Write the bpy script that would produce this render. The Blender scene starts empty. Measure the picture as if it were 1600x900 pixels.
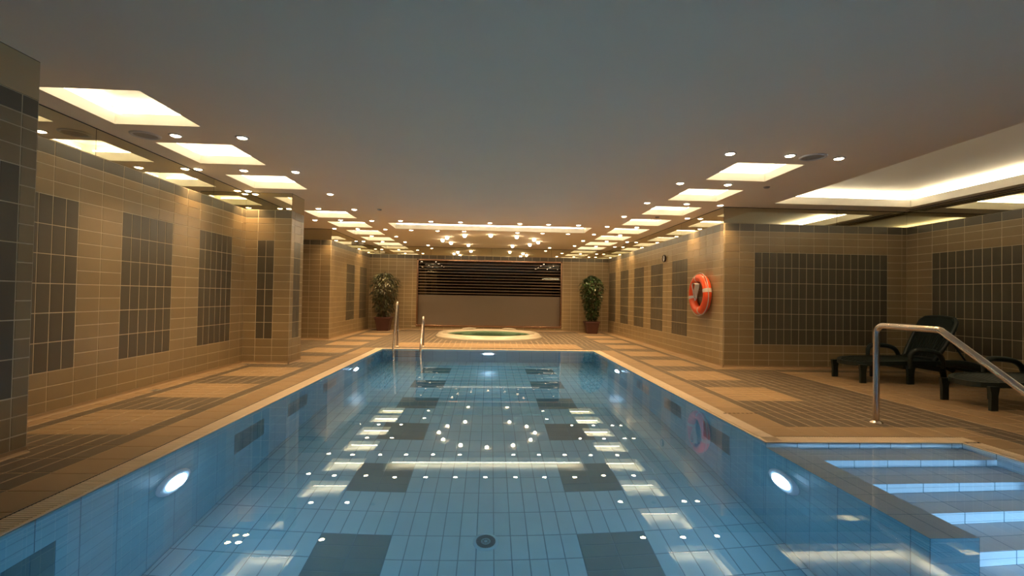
import bpy, math, random
from mathutils import Vector, Matrix
random.seed(7)
sc = bpy.context.scene
COL = sc.collection
PI = math.pi

# ------------------------------------------------------------------ camera
F_PX, YAW, PITCH, ROLL, CAM_H = 736.35, .0471, .0181, .0177, 1.0884
cam_d = bpy.data.cameras.new('camera'); cam = bpy.data.objects.new('camera', cam_d); COL.objects.link(cam)
cam_d.sensor_width = 36; cam_d.lens = F_PX / 1600 * 36; cam_d.clip_start = .02; cam_d.clip_end = 100
cy, sy, cp, sp, cr, sr = math.cos(YAW), math.sin(YAW), math.cos(PITCH), math.sin(PITCH), math.cos(ROLL), math.sin(ROLL)
fw = Vector((sy, cy, 0)); rt = Vector((cy, -sy, 0)); up = Vector((0, 0, 1))
f2 = cp * fw + sp * up; u2 = -sp * fw + cp * up
r2 = cr * rt + sr * u2; u3 = -sr * rt + cr * u2
M = Matrix.Identity(4)
for i in range(3):
    M[i][0] = r2[i]; M[i][1] = u3[i]; M[i][2] = -f2[i]
M[2][3] = CAM_H
cam.matrix_world = M
sc.camera = cam

# ------------------------------------------------------------------ world, exposure, light levels
w = bpy.data.worlds.new('world'); sc.world = w; w.use_nodes = True
w.node_tree.nodes['Background'].inputs[0].default_value = (.02, .02, .022, 1)
w.node_tree.nodes['Background'].inputs[1].default_value = .3
vs = sc.view_settings
vs.view_transform = 'Standard'; vs.look = 'None'; vs.gamma = 1; vs.use_curve_mapping = False
vs.exposure = 0.0
cyc = sc.cycles
cyc.use_denoising = True; cyc.use_adaptive_sampling = False
cyc.max_bounces = 12; cyc.diffuse_bounces = 5; cyc.glossy_bounces = 6; cyc.transmission_bounces = 8; cyc.transparent_max_bounces = 8
cyc.sample_clamp_indirect = 20.0
cyc.blur_glossy = 0.5
TUBE_STRENGTH = 20.0        # fluorescent tubes of the ceiling coves
TUBE_COL = (1.0, .86, .64)
LENS_STRENGTH = 50.0        # glass of the downlights
LENS_COL = (1.0, .74, .46)
SPOT_W = 78.0                # beam of each downlight
SPOT_COL = (1.0, .64, .30)
POOL_STRENGTH = 92.0       # underwater floodlights
POOL_COL = (.48, .73, 1.0)

# ------------------------------------------------------------------ materials
MATS = {}
def mat(name, col, rough=.5, metal=0, spec=.5, var=0.0, noise=0.0, nscale=6.0, bump=0.0, bscale=200, coat=0, emis=None, es=0):
    m = bpy.data.materials.new(name); m.use_nodes = True
    nt = m.node_tree; b = nt.nodes['Principled BSDF']
    b.inputs['Base Color'].default_value = (*col, 1)
    b.inputs['Roughness'].default_value = rough
    b.inputs['Metallic'].default_value = metal
    b.inputs['Specular IOR Level'].default_value = spec
    b.inputs['Coat Weight'].default_value = coat
    if emis:
        b.inputs['Emission Color'].default_value = (*emis, 1); b.inputs['Emission Strength'].default_value = es
    last = None
    if var > 0 or noise > 0:
        hsv = nt.nodes.new('ShaderNodeHueSaturation'); hsv.inputs['Color'].default_value = (*col, 1)
        add = nt.nodes.new('ShaderNodeMath'); add.operation = 'ADD'
        g = nt.nodes.new('ShaderNodeNewGeometry')
        mr = nt.nodes.new('ShaderNodeMapRange'); mr.inputs[3].default_value = 1 - var; mr.inputs[4].default_value = 1 + var
        nt.links.new(g.outputs['Random Per Island'], mr.inputs[0])
        tc = nt.nodes.new('ShaderNodeTexCoord'); nz = nt.nodes.new('ShaderNodeTexNoise'); nz.inputs['Scale'].default_value = nscale
        nz.inputs['Detail'].default_value = 4
        nt.links.new(tc.outputs['Object'], nz.inputs['Vector'])
        m2 = nt.nodes.new('ShaderNodeMapRange'); m2.inputs[1].default_value = .3; m2.inputs[2].default_value = .7
        m2.inputs[3].default_value = -noise; m2.inputs[4].default_value = noise
        nt.links.new(nz.outputs['Fac'], m2.inputs[0])
        nt.links.new(mr.outputs[0], add.inputs[0]); nt.links.new(m2.outputs[0], add.inputs[1])
        nt.links.new(add.outputs[0], hsv.inputs['Value'])
        nt.links.new(hsv.outputs[0], b.inputs['Base Color'])
    if bump > 0:
        tc = nt.nodes.new('ShaderNodeTexCoord'); nz = nt.nodes.new('ShaderNodeTexNoise'); nz.inputs['Scale'].default_value = bscale
        bp = nt.nodes.new('ShaderNodeBump'); bp.inputs['Strength'].default_value = bump; bp.inputs['Distance'].default_value = .002
        nt.links.new(tc.outputs['Object'], nz.inputs['Vector']); nt.links.new(nz.outputs['Fac'], bp.inputs['Height'])
        nt.links.new(bp.outputs[0], b.inputs['Normal'])
    MATS[name] = m
    return m

def emit(name, col, strength):
    m = bpy.data.materials.new(name); m.use_nodes = True; nt = m.node_tree
    nt.nodes.remove(nt.nodes['Principled BSDF'])
    e = nt.nodes.new('ShaderNodeEmission'); e.inputs[0].default_value = (*col, 1); e.inputs[1].default_value = strength
    nt.links.new(e.outputs[0], nt.nodes['Material Output'].inputs[0]); MATS[name] = m
    return m

LT = mat('wall_tile_beige', (.275, .202, .107), .28, var=.05, noise=.03)
LTc = LT
DT = mat('wall_tile_grey', (.098, .084, .056), .3, var=.07, noise=.03)
GW = mat('grout_wall', (.56, .46, .31), .8)
FB = mat('floor_tile_beige', (.285, .192, .104), .42, var=.05, noise=.04)
FD = mat('floor_tile_grey', (0.095, 0.071, 0.046), .45, var=.08, noise=.04)
FG = mat('grout_floor', (0.38, 0.293, 0.194), .85)
FGD = FG
PB = mat('pool_tile_blue', (.22, .46, .56), .25, var=.025, noise=.03)
PR_ = mat('pool_tile_riser', (.60, .77, .88), .3, var=.02)
STEPS_W = 125.0
PT = mat('pool_tile_tread', (.62, .60, .60), .5, var=.03)
PD = mat('pool_tile_dark', (.07, .18, .21), .3, var=.05)
PG = mat('grout_pool', (.08, .20, .27), .8)
GR = mat('grate_bars', (0.684, 0.562, 0.426), .5, var=.05)
CH = mat('channel_dark', (.09, .055, .03), .8)
CE = mat('ceiling_paint', (.80, .69, .54), .75, noise=.015, nscale=1.2)
CI = mat('cove_paint', (.84, .80, .70), .7)
PSL = mat('slot_shadow_blue', (.012, .035, .045), .6)
CHROME = mat('steel', (.60, .53, .47), .22, metal=1)
BRASS = mat('frame_metal', (.42, .26, .17), .25, metal=1)
WH = mat('white_plastic', (0.593, 0.57, 0.532), .4)
GREYP = mat('grille_grey', (0.319, 0.289, 0.251), .5)
DK = mat('dark_gap', (.02, .018, .016), .7)
LG = mat('lounger_plastic', (.010, .020, .017), .38, noise=.15)
POT = mat('pot_terracotta', (0.076, 0.027, 0.02), .45, noise=.1)
SOIL = mat('soil', (.05, .03, .02), .9)
BARK = mat('bark', (.16, .11, .07), .8, noise=.2)
LEAF1 = mat('leaf_variegated', (.055, .060, .024), .4, var=.6)
LEAF2 = mat('leaf_green', (0.023, 0.057, 0.012), .35, var=.5)
ORANGE = mat('ring_orange', (.72, .080, .015), .35, noise=.04)
ROPE = mat('rope_white', (0.532, 0.471, 0.41), .7)
ACR = mat('tub_acrylic', (.46, .41, .33), .25, coat=.3)
BLACK = mat('clock_black', (.025, .012, .01), .4)
FROST = mat('frosted_glass', (0.152, 0.125, 0.095), .28)
STRIPE = mat('frosted_line', (0.258, 0.19, 0.122), .4)
BACKD = mat('unlit_void_tone', (.05, .035, .025), .9)
TUBE = emit('tube_glow', TUBE_COL, TUBE_STRENGTH)
TUBE2 = emit('bay_tube_glow', TUBE_COL, TUBE_STRENGTH * 1.15)
LENS = emit('downlight_glow', LENS_COL, LENS_STRENGTH)
PLENS = emit('pool_lamp_glow', POOL_COL, POOL_STRENGTH)
PRING = mat('pool_lamp_ring', (.62, .74, .84), .35)

def mirror_mat():
    m = bpy.data.materials.new('mirror_glass'); m.use_nodes = True
    b = m.node_tree.nodes['Principled BSDF']
    b.inputs['Base Color'].default_value = (.66, .64, .50, 1); b.inputs['Metallic'].default_value = 1; b.inputs['Roughness'].default_value = .015
    return m
MIR = mirror_mat()

def water_mat(name, col, bump=.0, scale=3.0):
    m = bpy.data.materials.new(name); m.use_nodes = True; nt = m.node_tree
    nt.nodes.remove(nt.nodes['Principled BSDF'])
    g = nt.nodes.new('ShaderNodeBsdfGlass'); g.inputs['Color'].default_value = (*col, 1); g.inputs['Roughness'].default_value = 0; g.inputs['IOR'].default_value = 1.333
    if bump:
        tc = nt.nodes.new('ShaderNodeTexCoord'); nz = nt.nodes.new('ShaderNodeTexNoise'); nz.inputs['Scale'].default_value = scale
        nz.inputs['Detail'].default_value = 2
        bp = nt.nodes.new('ShaderNodeBump'); bp.inputs['Strength'].default_value = bump; bp.inputs['Distance'].default_value = .01
        nt.links.new(tc.outputs['Object'], nz.inputs['Vector']); nt.links.new(nz.outputs['Fac'], bp.inputs['Height']); nt.links.new(bp.outputs[0], g.inputs['Normal'])
    nt.links.new(g.outputs[0], nt.nodes['Material Output'].inputs[0])
    return m
WATER = water_mat('pool_water', (.90, .98, 1.0), bump=0)
TUBW = water_mat('tub_water', (.42, .74, .66), bump=.5, scale=9)

def glass_pane():
    m = bpy.data.materials.new('window_glass'); m.use_nodes = True; nt = m.node_tree
    nt.nodes.remove(nt.nodes['Principled BSDF'])
    t = nt.nodes.new('ShaderNodeBsdfTransparent'); t.inputs[0].default_value = (.5, .45, .38, 1)
    gl = nt.nodes.new('ShaderNodeBsdfGlossy'); gl.inputs['Roughness'].default_value = .01
    fr = nt.nodes.new('ShaderNodeFresnel'); fr.inputs[0].default_value = 1.9
    mx = nt.nodes.new('ShaderNodeMixShader')
    nt.links.new(fr.outputs[0], mx.inputs[0]); nt.links.new(t.outputs[0], mx.inputs[1]); nt.links.new(gl.outputs[0], mx.inputs[2])
    nt.links.new(mx.outputs[0], nt.nodes['Material Output'].inputs[0])
    return m
PANE = glass_pane()

# ------------------------------------------------------------------ mesh builder
class MB:
    def __init__(s): s.v = []; s.f = []; s.m = []; s.s = []
    def add(s, vs_, fs, mi=0, smooth=False):
        o = len(s.v); s.v += [tuple(p) for p in vs_]
        for f in fs:
            s.f.append(tuple(i + o for i in f)); s.m.append(mi); s.s.append(smooth)
    def quad(s, a, b, c, d, mi=0): s.add([a, b, c, d], [(0, 1, 2, 3)], mi)
    def box(s, x0, x1, y0, y1, z0, z1, mi=0, skip=''):
        P = [(x0, y0, z0), (x1, y0, z0), (x1, y1, z0), (x0, y1, z0), (x0, y0, z1), (x1, y0, z1), (x1, y1, z1), (x0, y1, z1)]
        s.add(P, [(0, 3, 2, 1), (4, 5, 6, 7), (0, 1, 5, 4), (1, 2, 6, 5), (2, 3, 7, 6), (3, 0, 4, 7)], mi)
    def bbox(s, x0, x1, y0, y1, z0, z1, b=.004, mi=0):
        # box with chamfered edges
        c = Vector(((x0 + x1) / 2, (y0 + y1) / 2, (z0 + z1) / 2)); h = Vector(((x1 - x0) / 2, (y1 - y0) / 2, (z1 - z0) / 2))
        b = min(b, h.x * .9, h.y * .9, h.z * .9)
        V = []; idx = {}
        for sx in (-1, 1):
            for sy_ in (-1, 1):
                for sz in (-1, 1):
                    for ax in range(3):
                        p = [h.x - b, h.y - b, h.z - b]; p[ax] = (h.x, h.y, h.z)[ax]
                        idx[(sx, sy_, sz, ax)] = len(V); V.append((c.x + sx * p[0], c.y + sy_ * p[1], c.z + sz * p[2]))
        Fs = []
        def orient(f):
            p = [Vector(V[i]) for i in f]; n = (p[1] - p[0]).cross(p[2] - p[0])
            return f if n.dot(sum(p, Vector()) / len(p) - c) > 0 else tuple(reversed(f))
        for s1 in (-1, 1):
            Fs.append(orient((idx[(s1, -1, -1, 0)], idx[(s1, 1, -1, 0)], idx[(s1, 1, 1, 0)], idx[(s1, -1, 1, 0)])))
            Fs.append(orient((idx[(-1, s1, -1, 1)], idx[(1, s1, -1, 1)], idx[(1, s1, 1, 1)], idx[(-1, s1, 1, 1)])))
            Fs.append(orient((idx[(-1, -1, s1, 2)], idx[(1, -1, s1, 2)], idx[(1, 1, s1, 2)], idx[(-1, 1, s1, 2)])))
            for s2 in (-1, 1):
                Fs.append(orient((idx[(s1, s2, -1, 0)], idx[(s1, s2, 1, 0)], idx[(s1, s2, 1, 1)], idx[(s1, s2, -1, 1)])))
                Fs.append(orient((idx[(s1, -1, s2, 0)], idx[(s1, 1, s2, 0)], idx[(s1, 1, s2, 2)], idx[(s1, -1, s2, 2)])))
                Fs.append(orient((idx[(-1, s1, s2, 1)], idx[(1, s1, s2, 1)], idx[(1, s1, s2, 2)], idx[(-1, s1, s2, 2)])))
                for s3 in (-1, 1):
                    Fs.append(orient((idx[(s1, s2, s3, 0)], idx[(s1, s2, s3, 1)], idx[(s1, s2, s3, 2)])))
        s.add(V, Fs, mi)
    def tube(s, path, r, n=12, mi=0, closed=False, flat=1.0, cap=True):
        P = [Vector(p) for p in path]; N = len(P)
        rs = r if isinstance(r, (list, tuple)) else [r] * N
        tang = []
        for i in range(N):
            if closed: t = P[(i + 1) % N] - P[i - 1]
            else: t = P[min(i + 1, N - 1)] - P[max(i - 1, 0)]
            tang.append(t.normalized())
        ref = Vector((0, 0, 1)) if abs(tang[0].z) < .9 else Vector((0, 1, 0))
        nrm = (ref - tang[0] * ref.dot(tang[0])).normalized()
        V = []
        for i in range(N):
            nrm = (nrm - tang[i] * nrm.dot(tang[i])).normalized(); bi = tang[i].cross(nrm)
            for k in range(n):
                a = 2 * PI * k / n
                V.append(P[i] + (nrm * math.cos(a) + bi * math.sin(a) * flat) * rs[i])
        Fs = []
        for i in range(N if closed else N - 1):
            j = (i + 1) % N
            for k in range(n):
                l = (k + 1) % n
                Fs.append((i * n + k, i * n + l, j * n + l, j * n + k))
        s.add(V, Fs, mi, True)
        if cap and not closed:
            s.add(V[:n], [tuple(reversed(range(n)))], mi); s.add(V[-n:], [tuple(range(n))], mi)
    def lathe(s, prof, n=32, c=(0, 0, 0), mi=0, axis='z', smooth=True):
        V = []
        for (r, h) in prof:
            for k in range(n):
                a = 2 * PI * k / n
                if axis == 'z': V.append((c[0] + r * math.cos(a), c[1] + r * math.sin(a), c[2] + h))
                elif axis == 'x': V.append((c[0] + h, c[1] + r * math.cos(a), c[2] + r * math.sin(a)))
                else: V.append((c[0] + r * math.sin(a), c[1] + h, c[2] + r * math.cos(a)))
        Fs = []
        for i in range(len(prof) - 1):
            for k in range(n):
                l = (k + 1) % n
                Fs.append((i * n + k, i * n + l, (i + 1) * n + l, (i + 1) * n + k))
        s.add(V, Fs, mi, smooth)
    def tile(s, o, u, v, nrm, u0, u1, v0, v1, mi, gap=.0025, h=.0022):
        # one glazed tile: a low frustum standing on the plane o,u,v
        b = gap; t = gap + .0018
        def P(a, c, e): return o + u * a + v * c + nrm * e
        V = [P(u0 + b, v0 + b, 0), P(u1 - b, v0 + b, 0), P(u1 - b, v1 - b, 0), P(u0 + b, v1 - b, 0),
             P(u0 + t, v0 + t, h), P(u1 - t, v0 + t, h), P(u1 - t, v1 - t, h), P(u0 + t, v1 - t, h)]
        s.add(V, [(4, 5, 6, 7), (0, 1, 5, 4), (1, 2, 6, 5), (2, 3, 7, 6), (3, 0, 4, 7)], mi)
    def build(s, name, mats, parent=None, fix=False):
        me = bpy.data.meshes.new(name); me.from_pydata(s.v, [], s.f)
        for m in (mats if isinstance(mats, (list, tuple)) else [mats]): me.materials.append(m)
        me.polygons.foreach_set('material_index', s.m); me.polygons.foreach_set('use_smooth', s.s)
        me.update()
        if fix:
            import bmesh
            bm = bmesh.new(); bm.from_mesh(me); bmesh.ops.recalc_face_normals(bm, faces=bm.faces); bm.to_mesh(me); bm.free()
        o = bpy.data.objects.new(name, me); COL.objects.link(o)
        if parent: o.parent = parent
        return o

def tag(o, label=None, cat=None, group=None, kind=None):
    if label: o['label'] = label
    if cat: o['category'] = cat
    if group: o['group'] = group
    if kind: o['kind'] = kind
    return o
def struct(o, label=None): o['kind'] = 'structure'; (label and o.__setitem__('label', label)); return o
def thing(name, label, cat, loc=(0, 0, 0), rz=0, group=None):
    e = bpy.data.objects.new(name, None); COL.objects.link(e); e.empty_display_size = .1
    e.location = loc; e.rotation_euler = (0, 0, rz)
    return tag(e, label, cat, group)
ORD = ['nearest to the camera', 'second from the camera', 'third from the camera', 'fourth from the camera', 'fifth from the camera',
       'sixth from the camera', 'seventh from the camera', 'eighth from the camera', 'ninth from the camera']

# ------------------------------------------------------------------ measured layout (metres)
HC = 2.608                                   # ceiling
WL, WR, WF, WB = -3.734, 3.78, 14.88, -3.0
YB, X2 = 7.47, 6.88                          # recess on the right: back face and side wall
XL, XR, YF, YN, DEEP = -2.125, 2.148, 9.58, .6, -1.54
SX, SY = 3.735, 3.556                        # steps bay
WZ = -.015
GW_, CW_ = .16, .28                          # grate and coping widths
Vrows = [.04, .13, .255, .38]
DROWS = [.38 + .25 * i for i in range(7)]
V2 = [1.88, 2.005, 2.13, 2.22]
BAND, MIRZ = 2.22, 2.345

def steps_between(a, b, st, phase=None):
    """cut points from a to b on a grid of step st that has a line at phase"""
    if phase is None: phase = a
    k = math.ceil((a - phase) / st + 1e-6); out = [a]
    x = phase + k * st
    while x < b - 1e-4:
        if x > a + 1e-4: out.append(x)
        x += st
    if out[-1] > b - .012 and len(out) > 1: out.pop()
    out.append(b)
    return out

def wall_tiles(mb, o, u, nrm, length, panels, phase=0.0, tw=.25, mirror=True, holes=(), zmax=BAND):
    """tiled wall in plane (o; u, z). panels: (start, end) of grey vertical-tile panels. holes: (u0,u1,z0,z1)"""
    v = Vector((0, 0, 1))
    def P(a, c, e=0): return o + u * a + v * c + nrm * e
    def hole(a, b, c, d):
        return any(a < h[1] - 1e-3 and b > h[0] + 1e-3 and c < h[3] - 1e-3 and d > h[2] + 1e-3 for h in holes)
    # grout ground, cut round the holes
    us = sorted(set([0, length] + [h[0] for h in holes] + [h[1] for h in holes])); zs = sorted(set([0, MIRZ] + [h[2] for h in holes] + [h[3] for h in holes]))
    for i in range(len(us) - 1):
        for j in range(len(zs) - 1):
            if not hole(us[i], us[i + 1], zs[j], zs[j + 1]):
                mb.quad(P(us[i], zs[j]), P(us[i + 1], zs[j]), P(us[i + 1], zs[j + 1]), P(us[i], zs[j + 1]), 0)
    def put(a, b, c, d, mi):
        for h in holes:
            if c < h[3] - .02 and d > h[2] + .02:
                if a < h[0] < b - .01 and b <= h[1]: b = h[0]
                elif a < h[1] < b - .01 and a >= h[0]: a = h[1]
            if a < h[1] - .02 and b > h[0] + .02:
                if c < h[2] < d - .01 and d <= h[3]: d = h[2]
                elif c < h[3] < d - .01 and c >= h[2]: c = h[3]
        if hole(a, b, c, d) or b - a < .012 or d - c < .012: return
        mb.tile(o, u, v, nrm, a, b, c, d, mi, gap=.0036)
    full = steps_between(0, length, tw, phase)
    for rows in (Vrows, V2):
        for i in range(len(rows) - 1):
            for j in range(len(full) - 1): put(full[j], full[j + 1], rows[i], rows[i + 1], 1)
    for j in range(len(full) - 1): put(full[j], full[j + 1], BAND, MIRZ, 2)
    cur = 0; segs = []
    for (a, b) in sorted(panels):
        a = max(a, 0); b = min(b, length)
        if b <= a: continue
        if a > cur: segs.append((cur, a, False))
        segs.append((a, b, True)); cur = b
    if cur < length: segs.append((cur, length, False))
    mids = [.38 + .125 * i for i in range(13)]
    for (a, b, dark) in segs:
        if dark:
            n = max(1, round((b - a) / .127)); st = (b - a) / n
            for i in range(6):
                for k in range(n): put(a + k * st, a + (k + 1) * st, DROWS[i], DROWS[i + 1], 2)
        else:
            c = steps_between(a, b, tw, phase)
            for i in range(12):
                for k in range(len(c) - 1): put(c[k], c[k + 1], mids[i], mids[i + 1], 1)
    return P

def mirror_strip(o, u, nrm, length, parent, every=1.9, inset=-.012):
    mb = MB(); v = Vector((0, 0, 1))
    cuts = steps_between(0, length, every)
    for i in range(len(cuts) - 1):
        a, b = cuts[i] + .0025, cuts[i + 1] - .0025
        P = lambda x, z, e: o + u * x + v * z + nrm * e
        mb.quad(P(a, MIRZ + .002, -inset * 0 + .001), P(b, MIRZ + .002, .001), P(b, HC - .010, .001), P(a, HC - .010, .001), 0)
    P = lambda x, z, e: o + u * x + v * z + nrm * e
    mb.quad(P(0, MIRZ, 0), P(length, MIRZ, 0), P(length, HC, 0), P(0, HC, 0), 1)
    return mb.build('mirror_strip', [MIR, DK], parent)

def make_wall(name, o, u, nrm, length, panels, phase=0., tw=.25, holes=(), thick=None, mirror=True, label=None):
    o, u, nrm = Vector(o), Vector(u), Vector(nrm)
    mb = MB(); wall_tiles(mb, o, u, nrm, length, panels, phase, tw, holes=holes)
    w_ = struct(mb.build(name, [GW, LT, DT]), label)
    if mirror: mirror_strip(o, u, nrm, length, w_)
    return w_

PL, GAPL = .765, .51
# left side, main run (towards the pillar), seen from inside: normal +X, u = +Y
ph = 3.68 - WB
make_wall('wall_left', (WL, WB, 0), (0, 1, 0), (1, 0, 0), 7.82 - WB, [(ph + 1.272 * k, ph + 1.272 * k + .762) for k in range(-5, 3)], phase=ph, tw=.2544,
          label='left wall of beige tiles with grey tile panels and a mirror strip on top')
make_wall('wall_left.001', (-3.76, 11.3, 0), (0, 1, 0), (1, 0, 0), WF - 11.3, [(1.255, 2.0), (2.52, 3.26)], phase=1.255, tw=.2505)
make_wall('wall_left.002', (-5.6, 11.3, 0), (1, 0, 0), (0, -1, 0), 5.6 - 3.76, [(.2, .7)], phase=.1)
make_wall('wall_left.003', (-5.6, 7.82, 0), (0, 1, 0), (1, 0, 0), 11.3 - 7.82, [(1.2, 2.0)], phase=.2)
make_wall('wall_left.004', (-5.6, 7.82, 0), (1, 0, 0), (0, 1, 0), 5.6 - 3.734, [(.5, 1.2)], phase=0)

def pillar(name, y0, y1, label):
    x0, x1 = WL, -3.048
    o = struct(bpy.data.objects.new(name, None)); COL.objects.link(o); o['label'] = label
    return o
def pillar_mesh(name, y0, y1, label):
    mb = MB(); x1 = -3.048; L = x1 - WL
    wall_tiles(mb, Vector((WL, y0, 0)), Vector((1, 0, 0)), Vector((0, -1, 0)), L, [(.186, .436)], phase=.186)
    wall_tiles(mb, Vector((x1, y0, 0)), Vector((0, 1, 0)), Vector((1, 0, 0)), y1 - y0, [(.11, .36)], phase=.11)
    wall_tiles(mb, Vector((x1, y1, 0)), Vector((-1, 0, 0)), Vector((0, 1, 0)), L, [(.25, .5)], phase=.25)
    w_ = struct(mb.build(name, [GW, LT, DT]), label)
    m = MB()
    def strip(o, u, n, L):
        P = lambda a, z, e: o + u * a + Vector((0, 0, 1)) * z + n * e
        m.quad(P(0, MIRZ, 0), P(L, MIRZ, 0), P(L, HC, 0), P(0, HC, 0), 1)
        m.quad(P(.002, MIRZ + .002, .001), P(L - .002, MIRZ + .002, .001), P(L - .002, HC - .004, .001), P(.002, HC - .004, .001), 0)
    strip(Vector((WL, y0, 0)), Vector((1, 0, 0)), Vector((0, -1, 0)), L)
    strip(Vector((x1, y0, 0)), Vector((0, 1, 0)), Vector((1, 0, 0)), y1 - y0)
    strip(Vector((x1, y1, 0)), Vector((-1, 0, 0)), Vector((0, 1, 0)), L)
    m.build('mirror_strip', [MIR, DK], w_)
    return w_
pillar_mesh('wall_pillar', 7.35, 7.82, 'tiled pillar on the left wall beyond the three grey tile panels')
pillar_mesh('wall_pillar.001', 2.82, 3.29, 'tiled pillar at the left edge of the photo, nearest to the camera')

make_wall('wall_right', (WR, WF, 0), (0, -1, 0), (-1, 0, 0), WF - YB, [(WF - a - .765, WF - a) for a in (8.854, 10.14, 11.42, 12.705, 13.995)], phase=WF - 8.854, tw=.2565,
          label='right wall of beige tiles with five grey tile panels beyond the corner')
make_wall('wall_right.001', (WR, YB, 0), (1, 0, 0), (0, -1, 0), X2 - WR, [(.517, 2.767)], phase=.017,
          label='tiled back wall of the lounger bay with one wide grey tile panel')
make_wall('wall_right.002', (X2, YB, 0), (0, -1, 0), (-1, 0, 0), YB - WB, [(.45, 3.45), (4.2, 7.2)], phase=.2,
          label='tiled side wall behind the sun loungers')
WX0, WX1, WZ0, WZ1 = -2.29, 2.29, .11, 2.22
make_wall('wall_far', (-3.76, WF, 0), (1, 0, 0), (0, -1, 0), WR + 3.76, [], phase=.09, tw=.25, holes=[(WX0 + 3.76, WX1 + 3.76, WZ0, WZ1)],
          label='tiled far wall around the wide dark window')
make_wall('wall_back', (X2, WB, 0), (-1, 0, 0), (0, 1, 0), X2 - WL, [(1, 2.5), (4, 5.5)], label='tiled wall behind the camera')

# skirting
def skirt(name, pts, closed=False):
    """cove skirting along a polyline; the room lies on the left of travel"""
    mb = MB()
    for (a, b, n) in pts:
        a, b, n = Vector(a), Vector(b), Vector(n)
        prof = [(.0, .042), (.005, .042), (.008, .02), (.016, .008), (.03, .0022)]
        for i in range(len(prof) - 1):
            (d0, z0), (d1, z1) = prof[i], prof[i + 1]
            mb.add([a + n * d0 + Vector((0, 0, z0)), b + n * d0 + Vector((0, 0, z0)), b + n * d1 + Vector((0, 0, z1)), a + n * d1 + Vector((0, 0, z1))], [(0, 1, 2, 3)], 0, True)
    return struct(mb.build(name, [FB]))
E_ = .0022
skirt('baseboard_left', [((WL, WB, 0), (WL, 2.82, 0), (1, 0, 0)), ((WL, 2.82, 0), (-3.048, 2.82, 0), (0, -1, 0)), ((-3.048, 2.82, 0), (-3.048, 3.29, 0), (1, 0, 0)),
                         ((WL, 3.29, 0), (-3.048, 3.29, 0), (0, 1, 0)), ((WL, 3.29, 0), (WL, 7.35, 0), (1, 0, 0)), ((WL, 7.35, 0), (-3.048, 7.35, 0), (0, -1, 0)),
                         ((-3.048, 7.35, 0), (-3.048, 7.82, 0), (1, 0, 0)), ((-5.6, 11.3, 0), (-3.76, 11.3, 0), (0, -1, 0)), ((-3.76, 11.3, 0), (-3.76, WF, 0), (1, 0, 0))])
skirt('baseboard_right', [((WR, YB, 0), (WR, WF, 0), (-1, 0, 0)), ((WR, YB, 0), (X2, YB, 0), (0, -1, 0)), ((X2, WB, 0), (X2, YB, 0), (-1, 0, 0))])
skirt('baseboard_far', [((-3.76, WF, 0), (WR, WF, 0), (0, -1, 0))])

# ------------------------------------------------------------------ floor (deck)
UX, UY, UZ = Vector((1, 0, 0)), Vector((0, 1, 0)), Vector((0, 0, 1))
fl = MB(); O0 = Vector((0, 0, -.0022))
def fill(x0, x1, y0, y1, mi, tw=.1275, th=.255, px=None, py=None, gap=.006):
    cx = steps_between(x0, x1, tw, px); cy_ = steps_between(y0, y1, th, py)
    for i in range(len(cx) - 1):
        for j in range(len(cy_) - 1): fl.tile(O0, UX, UY, UZ, cx[i], cx[i + 1], cy_[j], cy_[j + 1], mi, gap=gap)
CI_, CO = GW_, GW_ + CW_                     # offsets of coping from the pool edge
BT, DKT = 1, 2
LEFT0, LP = 3.70, 1.286
RIGHT0, RP = 5.035, 1.272
cl, crr = XL - CO, XR + CO                   # outer coping edges, about -2.565 and 2.588
# coping tiles (joints every 25 cm)
fill(XL - CO, XL - CI_, YN - CO, YF + .14, BT, tw=.5, th=.25)
fill(XR + CI_, XR + CO, SY + CI_, YF + .14, BT, tw=.5, th=.25)
fill(XR + CO, SX + CO, SY + CI_, SY + CO, BT, tw=.25, th=.5)
fill(SX + CI_, SX + CO, YN - CO, SY + CI_, BT, tw=.5, th=.25)
fill(XL - CI_, SX + CI_, YN - CO, YN - CI_, BT, tw=.25, th=.5)
# left strips
fill(-2.70, cl, WB, WF, DKT, py=LEFT0)
segs = []; y = WB
sq = [(LEFT0 + LP * k, LEFT0 + LP * k + .765) for k in range(0, 9)]
for (a, b) in sq: segs += [(y, a, DKT), (a, b, BT)]; y = b
segs.append((y, WF, DKT))
for (a, b, mi) in segs:
    if mi == BT: fill(-3.465, -2.70, a, b, BT, tw=.255, th=.1275)
    else: fill(-3.465, -2.70, a, b, DKT, px=-3.465, th=(b - a) / max(1, round((b - a) / .255)))
fill(-3.59, -3.465, WB, WF, DKT, py=LEFT0)
fill(-3.75, -3.59, WB, 7.84, BT, tw=.3, th=.255); fill(-3.76, -3.59, 11.15, WF, BT, tw=.3, th=.255)
fill(-5.6, -3.59, 7.84, 11.15, DKT)
fill(-5.6, -3.76, 11.15, 11.3, BT)
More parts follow.
